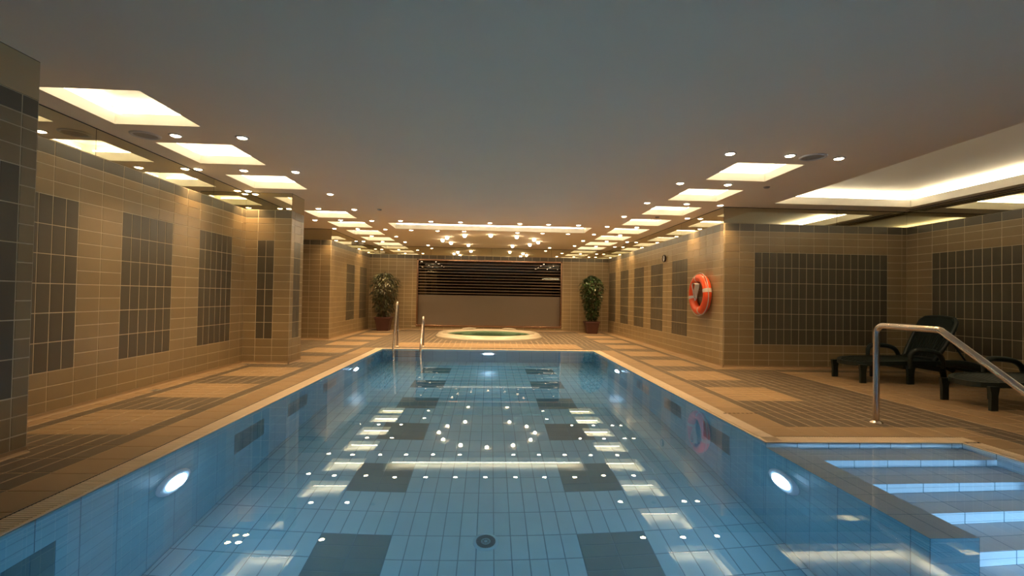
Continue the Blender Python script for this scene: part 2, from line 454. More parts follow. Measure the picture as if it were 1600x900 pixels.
# right strips
fill(crr, 2.70, SY + CO, WF, DKT, py=RIGHT0)
sq = [(RIGHT0 + RP * k, RIGHT0 + RP * k + .765) for k in range(0, 8)]
segs = []; y = SY + CO
for (a, b) in sq: segs += [(y, a, DKT), (a, b, BT)]; y = b
segs.append((y, WF, DKT))
for (a, b, mi) in segs:
    if mi == BT: fill(2.70, 3.465, a, b, BT, tw=.255, th=.1275)
    else: fill(2.70, 3.465, a, b, DKT, px=2.70, th=(b - a) / max(1, round((b - a) / .255)))
fill(3.465, 3.59, SY + CO, WF, DKT, py=RIGHT0)
fill(3.59, WR, 7.3, WF, BT, tw=.3, th=.255)
fill(3.59, 4.5, SY + CO, 7.3, DKT)
fill(SX + CO, 4.5, WB, SY + CO, DKT)
fill(4.5, X2, 7.09, 7.3, DKT)
fill(WR, X2, 7.3, YB, BT, tw=.255, th=.3)
fill(4.5, X2, WB, 7.09, BT, tw=.255, th=.255)
# near end
fill(cl, SX + CO, WB, YN - CO, DKT)
# far end: dashed row, beige band, grey field
fill(cl, crr, YF + .14, YF + .34, DKT, tw=.1283, th=.3)
fill(-2.0, 2.0, YF + .34, 10.87, BT, tw=.125, th=.255)
fill(cl, -2.0, YF + .34, 10.87, DKT, tw=.1283); fill(2.0, crr, YF + .34, 10.87, DKT, tw=.1283)
TC = (0, 12.68)
Q = .95
fill(cl, crr, 10.87, TC[1] - Q, DKT, tw=.1283)
fill(cl, TC[0] - Q, TC[1] - Q, TC[1] + Q, DKT, tw=.1283); fill(TC[0] + Q, crr, TC[1] - Q, TC[1] + Q, DKT, tw=.1283)
fill(cl, crr, TC[1] + Q, WF, DKT, tw=.1283)
# grout ground with the pool, bay and tub left open
holes = [(XL - CI_, XR + CI_, YN - CI_, YF + .14), (XL, SX + CI_, YN - CI_, SY + CI_), (TC[0] - Q, TC[0] + Q, TC[1] - Q, TC[1] + Q)]
xs = sorted(set([-5.7, X2 + .05] + [h[0] for h in holes] + [h[1] for h in holes])); ys = sorted(set([WB - .05, WF + .3] + [h[2] for h in holes] + [h[3] for h in holes]))
for i in range(len(xs) - 1):
    for j in range(len(ys) - 1):
        mx, my = (xs[i] + xs[i + 1]) / 2, (ys[j] + ys[j + 1]) / 2
        if not any(h[0] < mx < h[1] and h[2] < my < h[3] for h in holes):
            fl.quad((xs[i], ys[j], -.0022), (xs[i + 1], ys[j], -.0022), (xs[i + 1], ys[j + 1], -.0022), (xs[i], ys[j + 1], -.0022), 0)
struct(fl.build('floor', [FG, FB, FD]), 'tiled pool deck with beige squares set in grey tile')

# overflow channel and grate
gr = MB(); ch = MB()
def grate(x0, x1, y0, y1, along):
    ch.box(x0, x1, y0, y1, -.09, -.03, 0)
    p = .0215; bw = .0155
    if along == 'y':      # bars lie across x, stacked along y
        n = int((y1 - y0) / p)
        for i in range(n):
            a = y0 + (y1 - y0) * i / n; gr.box(x0 + .012 if x0 > 0 else x0 + .012, x1 - .004, a, a + bw, -.02, -.0005)
    else:
        n = int((x1 - x0) / p)
        for i in range(n):
            a = x0 + (x1 - x0) * i / n; gr.box(a, a + bw, y0 + .004, y1 - .012, -.02, -.0005)
def lip(x0, x1, y0, y1): gr.bbox(x0, x1, y0, y1, -.06, .0015, .003)
L_ = .022
grate(XL - CI_, XL - L_, YN, YF, 'y'); lip(XL - L_, XL, YN, YF)
gr2 = None
n0 = len(gr.v)
grate(XR + L_, XR + CI_, SY + .0, YF, 'y'); lip(XR, XR + L_, SY, YF)
grate(XL - CI_, XR + CI_, YF + L_, YF + .14, 'x'); lip(XL - L_, XR + L_, YF, YF + L_)
grate(XR + L_, SX + CI_, SY + L_, SY + CI_, 'x'); lip(XR + L_, SX + L_, SY, SY + L_)
grate(SX + L_, SX + CI_, YN, SY, 'y'); lip(SX, SX + L_, YN, SY)
grate(XL - CI_, SX + CI_, YN - CI_, YN - L_, 'x'); lip(XL - L_, SX + L_, YN - L_, YN)
struct(gr.build('trim_1', [GR]), 'pale slotted overflow grate along the pool edge')
struct(ch.build('trim_2', [CH]), 'dark overflow channel under the grate')

# ------------------------------------------------------------------ pool basin
po = MB()
def pool_wall(o, u, nrm, length, ztop, zbot, patches=(), phase=0., mi=1):
    o, u, nrm = Vector(o), Vector(u), Vector(nrm); v = UZ
    P = lambda a, z: o + u * a + v * z
    po.quad(P(0, zbot), P(length, zbot), P(length, ztop), P(0, ztop), 0)
    zs_ = [zbot]; z = -.4
    while z > zbot + .01: zs_.append(z); z -= .125
    z = -.275
    while z < ztop - .01: zs_.append(z); z += .125
    zs_ = sorted(set([round(q, 4) for q in zs_ if q < ztop - .02] + [ztop])); cu = steps_between(0, length, .25, phase)
    for i in range(len(zs_) - 1):
        for j in range(len(cu) - 1):
            segs_ = [(cu[j], cu[j + 1])]
            for (a, b) in patches:
                if -.4 - 1e-3 > zs_[i] + 1e-4 and zs_[i] > -.9 - 1e-3:
                    ns = []
                    for (s0, s1) in segs_:
                        if s1 <= a or s0 >= b: ns.append((s0, s1))
                        else:
                            if s0 < a - .01: ns.append((s0, a))
                            if s1 > b + .01: ns.append((b, s1))
                    segs_ = ns
            for (s0, s1) in segs_: po.tile(o, u, v, nrm, s0, s1, zs_[i], zs_[i + 1], mi, gap=.0022, h=.0015)
    for (a, b) in patches:
        for i in range(4):
            for k in range(2):
                st = (b - a) / 4; po.tile(o, u, v, nrm, a + i * st, a + (i + 1) * st, -.9 + .25 * k, -.65 + .25 * k, 2, gap=.0018, h=.0015)
pw = [(1.94, 2.46), (4.10, 4.62), (5.16, 5.68), (6.22, 6.74), (8.36, 8.90)]
pool_wall((XL, YN, 0), UY, UX, YF - YN, -.004, DEEP, [(a - YN, b - YN) for a, b in pw], phase=.0)
pool_wall((XR, YF, 0), -UY, -UX, YF - SY, -.004, DEEP, [(YF - b, YF - a) for a, b in pw[1:]], phase=.0)
pool_wall((XL, YF, 0), UX, -UY, XR - XL, -.004, DEEP, [], phase=.0)
pool_wall((SX, YN, 0), -UX, UY, SX - XL, -.004, DEEP)
WTOP, WEND, WXR = -.10, 2.20, 2.40           # low wall between bay and pool
pool_wall((XR, SY, 0), -UY, -UX, SY - WEND, WTOP, DEEP)
pool_wall((WXR, WEND, 0), UY, UX, SY - WEND, WTOP, DEEP)
pool_wall((XR, WEND, 0), UX, -UY, WXR - XR, WTOP, DEEP)
pool_wall((XR, SY, 0), UX, -UY, SX - XR, -.004, -.14, mi=4)
pool_wall((SX, SY, 0), -UY, -UX, SY - YN, -.004, DEEP, mi=4)
def flat(x0, x1, y0, y1, z, mi, tw=.125, th=.25, px=None, py=None):
    po.quad((x0, y0, z), (x1, y0, z), (x1, y1, z), (x0, y1, z), 0)
    cx = steps_between(x0, x1, tw, px); cy_ = steps_between(y0, y1, th, py)
    for i in range(len(cx) - 1):
        for j in range(len(cy_) - 1): po.tile(Vector((0, 0, z)), UX, UY, UZ, cx[i], cx[i + 1], cy_[j], cy_[j + 1], mi, gap=.0015, h=.0015)
flat(XR, WXR, WEND, SY, WTOP, 3, tw=.126, th=.25)
tz = [-.14, -.32, -.50, -.68, -.86, -1.04, -1.22, -1.40]
ty = [SY, 3.30, 3.02, 2.745, 2.465, 2.185, 1.905, 1.625, 1.345]
for i, z in enumerate(tz):
    xa = WXR if ty[i + 1] >= WEND else XR
    flat(xa, SX, ty[i + 1], ty[i], z, 3, tw=.25, th=.14)
    zb = tz[i + 1] if i + 1 < len(tz) else DEEP
    pool_wall((xa, ty[i + 1], 0), UX, -UY, SX - xa, z, zb, mi=4)
    if xa == XR: po.quad((XR, ty[i], z), (XR, ty[i], DEEP), (XR, ty[i + 1], DEEP), (XR, ty[i + 1], z), 1)
# floor with dark patches
po.quad((XL, YN, DEEP), (SX, YN, DEEP), (SX, YF, DEEP), (XL, YF, DEEP), 0)
fy = [(2.0 + 1.065 * k, 2.0 + 1.065 * k + .5) for k in range(0, 7)]
fx = [(-1.20, -.69), (.69, 1.20)]
def inpatch(x, y): return any(a < x < b for a, b in fx) and any(a < y < b for a, b in fy)
O1 = Vector((0, 0, DEEP))
xs_cols = [XL] + [round(-2.07 + .125 * k, 4) for k in range(0, 34)] + [XR]
xs_cols = sorted(set([q for q in [XL, -1.20, -.69, .69, 1.20, XR] + [-1.20 - .1275 * k for k in range(1, 8)] + [1.20 + .1275 * k for k in range(1, 8)] + [-.69 + .12545 * k for k in range(1, 11)] + [-1.20 + .1275 * k for k in range(1, 4)] + [.69 + .1275 * k for k in range(1, 4)] if XL - 1e-6 <= q <= XR + 1e-6]))
ycuts = [YN]
yy = YN
rows = []
cur = YN
for (a, b) in fy:
    n = max(1, round((a - cur) / .27)); rows += [(cur + (a - cur) * i / n, cur + (a - cur) * (i + 1) / n) for i in range(n)]
    rows += [(a, (a + b) / 2), ((a + b) / 2, b)]; cur = b
n = max(1, round((YF - cur) / .26)); rows += [(cur + (YF - cur) * i / n, cur + (YF - cur) * (i + 1) / n) for i in range(n)]
for (y0, y1) in rows:
    for i in range(len(xs_cols) - 1):
        x0, x1 = xs_cols[i], xs_cols[i + 1]
        if x1 - x0 < .02: continue
        if not inpatch((x0 + x1) / 2, (y0 + y1) / 2): po.tile(O1, UX, UY, UZ, x0, x1, y0, y1, 1, gap=.003, h=.0015)
for (a, b) in fx:
    for (c, d) in fy:
        for i in range(2):
            for j in range(4):
                po.tile(O1, UX, UY, UZ, a + (b - a) * i / 2, a + (b - a) * (i + 1) / 2, c + (d - c) * j / 4, c + (d - c) * (j + 1) / 4, 2, gap=.0022, h=.0015)
struct(po.build('floor_pool_basin', [PG, PB, PD, PT, PR_]), 'blue tiled pool basin with dark tile patches and steps')

# pool water
wm = MB()
e = .012
wm.add([(XL - e, YN - e, WZ), (SX + e, YN - e, WZ), (SX + e, SY + e, WZ), (XR + e, SY + e, WZ), (XR + e, YF + e, WZ), (XL - e, YF + e, WZ)], [(0, 1, 2, 3, 4, 5)])
tag(wm.build('pool_water', [WATER]), 'still clear blue water filling the swimming pool', 'water', kind='stuff')

# ------------------------------------------------------------------ ceiling with openings
LSQ = [LEFT0 + LP * k for k in (0, 1, 2, 4, 5, 6, 7, 8)]
RSQ = [5.045 + 1.268 * k for k in range(8)]
openings = [(-3.465, -2.70, y_, y_ + .765) for y_ in LSQ] + [(2.70, 3.465, y_, y_ + .765) for y_ in RSQ]
openings += [(-2.19, 2.19, 10.11, 10.95), (4.40, 6.60, .8, 7.10)]
ce = MB()
xs = sorted(set([-5.65, X2 + .02] + [h[0] for h in openings] + [h[1] for h in openings]))
ys = sorted(set([WB - .02, WF + .02] + [h[2] for h in openings] + [h[3] for h in openings]))
for i in range(len(xs) - 1):
    j = 0
    while j < len(ys) - 1:
        mx = (xs[i] + xs[i + 1]) / 2
        op = lambda j: any(h[0] < mx < h[1] and h[2] < (ys[j] + ys[j + 1]) / 2 < h[3] for h in openings)
        if op(j): j += 1; continue
        k = j
        while k + 1 < len(ys) - 1 and not op(k + 1): k += 1
        ce.quad((xs[i], ys[j], HC), (xs[i], ys[k + 1], HC), (xs[i + 1], ys[k + 1], HC), (xs[i + 1], ys[j], HC), 0)
        j = k + 1
struct(ce.build('ceiling', [CE]), 'flat painted ceiling with lit recesses')

def cove(x0, x1, y0, y1, label, cat='ceiling light', group=None, fas=.10, out=.13, top=.21, sides='nsew', name='cove_light', tr=.013, glow=TUBE):
    t = thing(name, label, cat, ((x0 + x1) / 2, (y0 + y1) / 2, HC), group=group)
    hx, hy = (x1 - x0) / 2, (y1 - y0) / 2
    m = MB()
    def ring(a, b, z0, z1):
        m.quad((-a, -b, z0), (-a, -b, z1), (a, -b, z1), (a, -b, z0)); m.quad((a, -b, z0), (a, -b, z1), (a, b, z1), (a, b, z0))
        m.quad((a, b, z0), (a, b, z1), (-a, b, z1), (-a, b, z0)); m.quad((-a, b, z0), (-a, b, z1), (-a, -b, z1), (-a, -b, z0))
    ring(hx, hy, 0, fas)                                    # fascia
    ring(hx + .012, hy + .012, .0005, fas)
    a, b = hx + out, hy + out; led = fas - .05
    for (p0, p1, q0, q1) in ((-a, -hx, -b, b), (hx, a, -b, b), (-hx, hx, -b, -hy), (-hx, hx, hy, b)):   # ledge
        m.quad((p0, q0, led), (p1, q0, led), (p1, q1, led), (p0, q1, led))
    ring(a, b, led, top)
    m.quad((-a, -b, top), (-a, b, top), (a, b, top), (a, -b, top))
    m.build('housing', [CI], t)
    def tb(p, q):
        k = MB(); k.tube([p, q], tr, 8); k.build('light_tube', [glow], t)
    o2 = out * .5; zt = fas + .022
    if 'n' in sides: tb((-hx + .02, hy + o2, zt), (hx - .02, hy + o2, zt))
    if 's' in sides: tb((-hx + .02, -hy - o2, zt), (hx - .02, -hy - o2, zt))
    if 'w' in sides: tb((-hx - o2, -hy + .02, zt), (-hx - o2, hy - .02, zt))
    if 'e' in sides: tb((hx + o2, -hy + .02, zt), (hx + o2, hy - .02, zt))
    return t
for k, y_ in enumerate(LSQ):
    cove(-3.465, -2.70, y_, y_ + .765, 'square lit ceiling recess in the left row, ' + ORD[k], group='square lit recesses in the left row', sides='nwes')
for k, y_ in enumerate(RSQ):
    cove(2.70, 3.465, y_, y_ + .765, 'square lit ceiling recess in the right row, ' + ORD[k], group='square lit recesses in the right row', sides='nwes')
cove(-2.19, 2.19, 10.11, 10.95, 'long narrow lit ceiling recess crossing the room before the hot tub', sides='ns')
cove(4.40, 6.60, .8, 7.10, 'large lit ceiling recess above the sun loungers', sides='nwes', fas=.115, out=.15, top=.235, tr=.012, glow=TUBE2)

# ------------------------------------------------------------------ downlights
def lens_mesh(dome):
    m = MB()
    if dome: m.lathe([(.001, -.070), (.022, -.066), (.038, -.052), (.046, -.030), (.044, -.008), (.040, 0)], 16)
    else: m.lathe([(.001, -.016), (.025, -.0145), (.038, -.010), (.044, -.003)], 20)
    return m
def trim_mesh():
    m = MB(); m.lathe([(.043, -.004), (.046, -.008), (.056, -.007), (.062, -.003), (.063, 0)], 24); return m
def make_down(dome=False):
    t = thing('ceiling_downlight', 'x', 'ceiling light')
    trim_mesh().build('trim_ring', [WH], t); lens_mesh(dome).build('lens', [LENS], t)
    ld = bpy.data.lights.new('bulb', 'SPOT'); ld.energy = SPOT_W; ld.color = SPOT_COL; ld.spot_size = 1.75; ld.spot_blend = .85; ld.shadow_soft_size = .03
    lo = bpy.data.objects.new('bulb', ld); COL.objects.link(lo); lo.parent = t; lo.location = (0, 0, -.022 if not dome else -.078)
    return t
PR = {}
def down(x, y, label, group, dome=False):
    if dome not in PR:
        t = PR[dome] = make_down(dome)
    else:
        s = PR[dome]; t = s.copy(); COL.objects.link(t)
        for c in list(s.children):
            d = c.copy(); COL.objects.link(d); d.parent = t
    t.location = (x, y, HC); tag(t, label, 'ceiling light', group)
RY = [4.74, 6.02, 7.31, 8.59, 9.85, 11.12, 12.42, 13.69]
def column(x, ysel, words, group):
    for k, y_ in enumerate(ysel): down(x, y_, 'small round downlight in the ' + words + ' column, ' + ORD[k], group)
column(-2.465, RY, 'left inner', 'downlights in the left inner column')
column(-3.10, [RY[i] for i in (0, 1, 3, 4, 5, 6, 7)], 'left middle', 'downlights in the left middle column')
column(-3.655, [6.02, 7.24, 9.95, 11.18, 13.73], 'left outer', 'downlights beside the left wall')
column(2.458, RY, 'right inner', 'downlights in the right inner column')
column(3.095, [RY[i] for i in (0, 1, 2, 4, 5, 6, 7)], 'right middle', 'downlights in the right middle column')
column(3.655, [4.78, 7.34, 8.60, 12.45, 13.70], 'right outer', 'downlights beside the right wall')
rowx = [-1.86, -1.24, -.63, -.02, .60, 1.20, 1.83]
RW = ['leftmost', 'second from the left', 'third from the left', 'fourth from the left', 'fifth from the left', 'sixth from the left', 'rightmost']
for k, x in enumerate(rowx): down(x, 9.76, 'small round downlight just before the long lit recess, ' + RW[k], 'row of downlights before the long recess')
rx2 = [-1.87, -1.25, -.63, .63, 1.23, 1.84]; RW2 = ['leftmost', 'second from the left', 'third from the left', 'third from the right', 'second from the right', 'rightmost']
for k, x in enumerate(rx2): down(x, 11.14, 'small round downlight just beyond the long lit recess, ' + RW2[k], 'row of downlights beyond the long recess')
down(-1.90, 14.42, 'small round downlight before the far window, left of the hot tub', 'downlights before the far window')
down(1.81, 14.37, 'small round downlight before the far window, right of the hot tub', 'downlights before the far window')
CLK = {270: 'at its point nearest the camera', 300: 'next right of its nearest point', 330: 'lower right of the ring', 0: 'at its rightmost point', 30: 'upper right of the ring',
       60: 'at its far side on the right', 120: 'at its far side on the left', 150: 'upper left of the ring', 180: 'at its leftmost point', 210: 'lower left of the ring', 240: 'next left of its nearest point'}
for a, t_ in CLK.items():
    down(1.3 * math.cos(math.radians(a)), 12.85 + 1.25 * math.sin(math.radians(a)), 'glass bulb of the ring over the hot tub, ' + t_, 'ring of bulbs over the hot tub', True)

# ceiling fittings
def diffuser(x, y, label):
    t = thing('ceiling_speaker', label, 'ceiling speaker', (x, y, HC))
    m = MB(); m.lathe([(.10, -.003), (.105, -.012), (.125, -.011), (.132, 0)], 32); m.build('rim', [WH], t)
    m = MB(); m.lathe([(.001, -.007), (.02, -.008), (.035, -.003), (.05, -.008), (.065, -.003), (.08, -.008), (.10, -.003)], 32); m.build('grille', [GREYP], t)
diffuser(-3.40, 4.76, 'round flush ceiling speaker beside the two nearest left downlights')
diffuser(3.36, 4.76, 'round flush ceiling speaker between two of the nearest right downlights')
def det(x, y, label):
    m = MB(); m.lathe([(.001, -.02), (.03, -.019), (.038, -.01), (.042, 0)], 20)
    tag(m.build('smoke_detector', [GREYP]), label, 'detector').location = (x, y, HC)
det(3.658, 6.083, 'small round detector on the ceiling beside the second right recess')
det(3.071, 8.56, 'small round detector on the ceiling between the third and fourth right recesses')
det(-2.0, 8.52, 'small round detector on the ceiling above the left side of the pool')
t = thing('slot_vent', 'long dark double-slot air vent in the ceiling along the lounger bay wall', 'air vent', (6.76, 4.6, HC))
m = MB(); m.bbox(-.06, .06, -2.75, 2.75, -.006, .0, .002); m.build('frame', [CE], t)
m = MB(); m.box(-.045, -.012, -2.72, 2.72, -.0075, -.0062); m.box(.012, .045, -2.72, 2.72, -.0075, -.0062); m.build('slots', [DK], t)
t = thing('emergency_light', 'small grey box light under the ceiling near the far left corner', 'emergency light', (-3.755, 13.55, 2.52))
m = MB(); m.bbox(0, .17, -.04, .04, -.045, .045, .008); m.build('housing', [GREYP], t)
m = MB(); m.bbox(.03, .15, -.046, -.038, -.03, .03, .003); m.build('cover', [WH], t)

# ------------------------------------------------------------------ window in the far wall
wd = struct(bpy.data.objects.new('window_1', None), 'wide dark window with frosted lower half in the far wall'); COL.objects.link(wd); wd.location = (0, WF, 0)
def wpart(m, n, mats): return m.build(n, mats, wd)
m = MB(); y0, y1 = -.012, .20
fwid = .045
m.bbox(WX0, WX0 + fwid, y0, y1, WZ0, WZ1, .006); m.bbox(WX1 - fwid, WX1, y0, y1, WZ0, WZ1, .006)
m.bbox(WX0, WX1, y0, y1, WZ1 - .05, WZ1, .006); m.bbox(WX0, WX1, y0 - .01, y1, WZ0, WZ0 + .045, .006); wpart(m, 'window_frame', [BRASS])
ZM = 1.10
a0, a1, b0, b1 = WX0 + fwid, WX1 - fwid, WZ0 + .045, WZ1 - .05
m = MB(); m.box(a0, a1, .165, .177, b0, ZM); wpart(m, 'frosted_pane', [FROST])
m = MB(); m.box(a0, a1, .165, .173, ZM + .0, b1, 0)
wpart(m, 'clear_pane', [PANE])
m = MB()
for i in range(11):
    z = ZM + .055 + i * (b1 - ZM - .04) / 11
    m.box(a0, a1, .161, .164, z, z + .015)
wpart(m, 'frosted_line', [STRIPE])
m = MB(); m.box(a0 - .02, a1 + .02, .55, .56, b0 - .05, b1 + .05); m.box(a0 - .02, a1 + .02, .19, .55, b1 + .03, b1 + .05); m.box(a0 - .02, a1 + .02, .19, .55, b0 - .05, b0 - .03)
m.box(a0 - .04, a0 - .02, .19, .56, b0 - .05, b1 + .05); m.box(a1 + .02, a1 + .04, .19, .56, b0 - .05, b1 + .05); wpart(m, 'unlit_void_box', [BACKD])  # shallow box coloured dark to stand for an unlit room behind the glass

# ------------------------------------------------------------------ underwater floodlights
def pool_lamp(loc, nrm, label, lens=PLENS):
    t = thing('underwater_light', label, 'pool light', loc, group=None)
    ax = {'x+': (0, PI / 2, 0), 'x-': (0, -PI / 2, 0), 'y-': (PI / 2, 0, 0), 'y+': (-PI / 2, 0, 0)}[nrm]
    t.rotation_euler = ax
    m = MB(); m.lathe([(.10, .022), (.115, .026), (.150, .022), (.168, .012), (.172, 0)], 40)
    for k in range(6):
        a = PI / 6 + k * PI / 3; m.lathe([(.001, .027), (.006, .026), (.007, .022)], 8, (.155 * math.cos(a), .155 * math.sin(a), -.004))
    m.build('flange', [PRING], t)
    m = MB(); m.lathe([(.001, .056), (.04, .053), (.075, .044), (.097, .032), (.106, .021)], 32); m.build('lens', [lens], t)
    return t
pool_lamp((XL, 3.33, -.60), 'x+', 'glowing round underwater light low on the left pool wall, nearest to the camera')
pool_lamp((XL, 7.62, -.58), 'x+', 'glowing round underwater light at the far end of the left pool wall')
pool_lamp((XR, 3.33, -.60), 'x-', 'glowing round underwater light beside the pool steps')
pool_lamp((XR, 7.70, -.60), 'x-', 'glowing round underwater light at the far end of the right pool wall')
pool_lamp((-.005, YF, -.50), 'y-', 'glowing round underwater light in the middle of the far pool wall')
pool_lamp((-.005, YN, -.50), 'y+', 'added unseen underwater light in the near pool wall, below the camera')  # extra lamp added out of view, made to match the other pool lamps
pl = pool_lamp((3.42, YN, -.55), 'y+', 'round underwater light in the near wall of the steps bay')
ld = bpy.data.lights.new('beam', 'SPOT'); ld.energy = STEPS_W; ld.color = (.50, .73, 1.0); ld.spot_size = math.radians(62); ld.spot_blend = .5; ld.shadow_soft_size = .08
lo = bpy.data.objects.new('beam', ld); COL.objects.link(lo); lo.parent = pl; lo.location = (0, 0, .16); lo.rotation_euler = (PI, 0, 0)

# pool floor drain
t = thing('pool_drain', 'round slotted drain cover in the pool floor', 'drain', (.005, 3.50, DEEP + .0015))
m = MB(); m.lathe([(.001, .008), (.088, .008), (.094, .004), (.096, 0)], 40); m.build('cover', [PB], t)
m = MB()
for k in range(32):
    a = 2 * PI * k / 32; d = Vector((math.cos(a), math.sin(a), 0)); n_ = Vector((-d.y, d.x, 0)) * .0048
    m.add([d * .035 - n_ * .6 + UZ * .0092, d * .072 - n_ + UZ * .0092, d * .072 + n_ + UZ * .0092, d * .035 + n_ * .6 + UZ * .0092], [(0, 1, 2, 3)])
for k in range(8):
    a = 2 * PI * (k + .5) / 8
    m.lathe([(.001, .0092), (.0055, .0092)], 8, (.018 * math.cos(a), .018 * math.sin(a), 0), smooth=False)
m.lathe([(.0265, .0092), (.029, .0092)], 24, smooth=False)
m.build('slots', [PSL], t)

# ------------------------------------------------------------------ hot tub
t = thing('hot_tub', 'round cream hot tub sunk into the deck before the far window', 'hot tub', (TC[0], TC[1], 0))
m = MB()
prof = [(1.42, .0), (1.42, .035), (1.40, .06), (1.37, .075), (1.36, .10), (1.33, .118), (1.26, .125), (1.19, .118), (1.145, .10), (1.12, .075), (1.07, .03), (.945, -.05), (.93, -.35), (.55, -.40), (.5, -.75), (.001, -.78)]
m.lathe(prof, 72); m.build('shell', [ACR], t)
for a in (118, 62):
    m = MB(); ar = math.radians(a); pts = []
    for i in range(9):
        b = ar + (i - 4) * .045; pts.append((1.25 * math.cos(b), 1.25 * math.sin(b), .135))
    m.tube(pts, [.01, .02, .028, .032, .034, .032, .028, .02, .01], 12, flat=2.2); m.build('headrest', [ACR], t)
m = MB(); N = 48; m.add([(1.125 * math.cos(2 * PI * k / N), 1.125 * math.sin(2 * PI * k / N), .072) for k in range(N)], [tuple(range(N))]); m.build('water', [TUBW], t)

# ------------------------------------------------------------------ pool ladder
def bez(pts, n=10):
    """Catmull-Rom through points"""
    P = [Vector(p) for p in pts]; out = []
    for i in range(len(P) - 1):
        p0 = P[max(i - 1, 0)]; p1 = P[i]; p2 = P[i + 1]; p3 = P[min(i + 2, len(P) - 1)]
        for k in range(n):
            s = k / n; out.append(.5 * ((2 * p1) + (p2 - p0) * s + (2 * p0 - 5 * p1 + 4 * p2 - p3) * s * s + (3 * p1 - p0 - 3 * p2 + p3) * s ** 3))
    out.append(P[-1]); return out
t = thing('pool_ladder', 'steel pool ladder with two arched handrails at the far left of the pool', 'pool ladder', (-1.62, 9.98, 0))
for (xo, zt, yw) in ((-.29, .93, 0), (.25, .63, -.02)):
    m = MB()
    path = [(xo, 0, -.001), (xo, 0, zt * .5), (xo, 0, zt - .14), (xo, -.02, zt - .04), (xo, -.075, zt - .005), (xo, -.13, zt - .06), (xo, -.17, zt - .16),
            (xo + .01, -.36, zt * .36), (xo + .02, -.52 + yw, .02), (xo + .03, -.55, -.25), (xo + .03, -.55, -.95)]
    m.tube(bez(path, 8), .021, 14); m.build('handrail', [CHROME], t)
    m = MB(); m.lathe([(.022, .022), (.03, .018), (.046, .006), (.048, .0)], 24, (xo, 0, 0)); m.build('floor_flange', [CHROME], t)
for z in (-.16, -.38, -.60, -.82):
    m = MB(); m.bbox(-.26, .28, -.60, -.51, z - .012, z + .012, .006); m.build('tread', [CHROME], t)

# ------------------------------------------------------------------ handrail over the steps
t = thing('step_handrail', 'bent steel tube handrail rising beside the pool steps', 'handrail', (3.54, 4.155, 0))
m = MB()
zr = .885
path = [Vector((0, 0, -.001)), Vector((0, 0, .4)), Vector((0, 0, zr - .075))]
for k in range(1, 8):
    a = k / 8 * PI / 2; path.append(Vector((0, -.075 * (1 - math.cos(a)), zr - .075 + .075 * math.sin(a))))
path += [Vector((0, -.075, zr)), Vector((0, -.60, zr)), Vector((0, -.618, zr - .004)), Vector((0, -.636, zr - .016))]
sl = Vector((0, -.565, -.352)).normalized()
for d in (.1, .6, 1.1, 1.5): path.append(Vector((0, -.636, zr - .016)) + sl * d)
end = path[-1]; path += [end + Vector((0, -.06, -.06)), end + Vector((0, -.08, -.16)), Vector((end.x, end.y - .08, -.86))]
m.tube(path, .0255, 20); m.build('rail', [CHROME], t)
m = MB(); m.lathe([(.026, .02), (.034, .018), (.05, .006), (.054, 0)], 28); m.build('floor_flange', [CHROME], t)

# ------------------------------------------------------------------ life ring, rope coil, clock
RC = (WR, 8.13, 1.185)
t = thing('life_ring', 'orange life ring with white bands hung on the right wall', 'life ring', (WR - .085, RC[1], RC[2]))
def circ(R, n, zf=lambda a: 0, rr=lambda a: 0, a0=0, a1=2 * PI, end=False):
    return [((-zf(a0 + (a1 - a0) * k / n)), (R + rr(a0 + (a1 - a0) * k / n)) * math.cos(a0 + (a1 - a0) * k / n), (R + rr(a0 + (a1 - a0) * k / n)) * math.sin(a0 + (a1 - a0) * k / n)) for k in range(n + (1 if end else 0))]
m = MB(); m.tube(circ(.285, 64), .073, 20, closed=True); m.build('ring', [ORANGE], t)
for a in (12, 102, 192, 282):
    ar = math.radians(a + 180 if False else a); m = MB(); wdt = .10 if a in (12, 192) else .045
    m.tube(circ(.285, 6, a0=PI - ar - wdt, a1=PI - ar + wdt, end=True), .0765, 20); m.build('band', [ROPE], t)
m = MB(); A4 = [PI - math.radians(a) for a in (12, 102, 192, 282)]
m.tube(circ(.365, 96, zf=lambda a: .02, rr=lambda a: .018 * abs(math.sin(2 * (a - A4[0])))), .007, 8, closed=True); m.build('grab_line', [ROPE], t)
t = thing('rope_coil', 'coil of white throw rope hanging inside the orange life ring', 'rope', (WR - .02, 8.14, 1.36))
m = MB()
for k in range(6):
    s = 1 - .1 * k; o_ = -.135 - .008 * k
    P = [(o_, -.13 * s, .0), (o_, -.10 * s, -.10 * s), (o_ - .01, -.045 * s, -.245 * s), (o_ - .01, 0, -.285 * s), (o_, .045 * s, -.245 * s), (o_, .11 * s, -.10 * s), (o_, .13 * s, .0), (o_, .07 * s, .012), (o_, 0, .014), (o_, -.07 * s, .012)]
    m.tube(bez(P + [P[0]], 5)[:-1], .0065, 8, closed=True)
m.build('loops', [ROPE], t)
m = MB(); m.tube(bez([(0, 0, .03), (-.10, 0, .03), (-.165, 0, .0), (-.185, 0, .02)], 5), .006, 8); m.lathe([(.001, -.006), (.025, -.005), (.028, .02)], 16, (0, 0, .03), axis='x'); m.build('hook', [CHROME], t)
t = thing('wall_clock', 'small round clock with white face and black rim high on the right wall', 'clock', (WR - .002, 10.03, 1.97))
m = MB(); m.lathe([(.070, 0), (.077, -.01), (.077, -.03), (.071, -.036), (.065, -.03), (.063, -.022)], 40, axis='x'); m.build('rim', [BLACK], t)
m = MB(); m.lathe([(.001, -.022), (.064, -.022)], 40, axis='x', smooth=False); m.build('face', [WH], t)
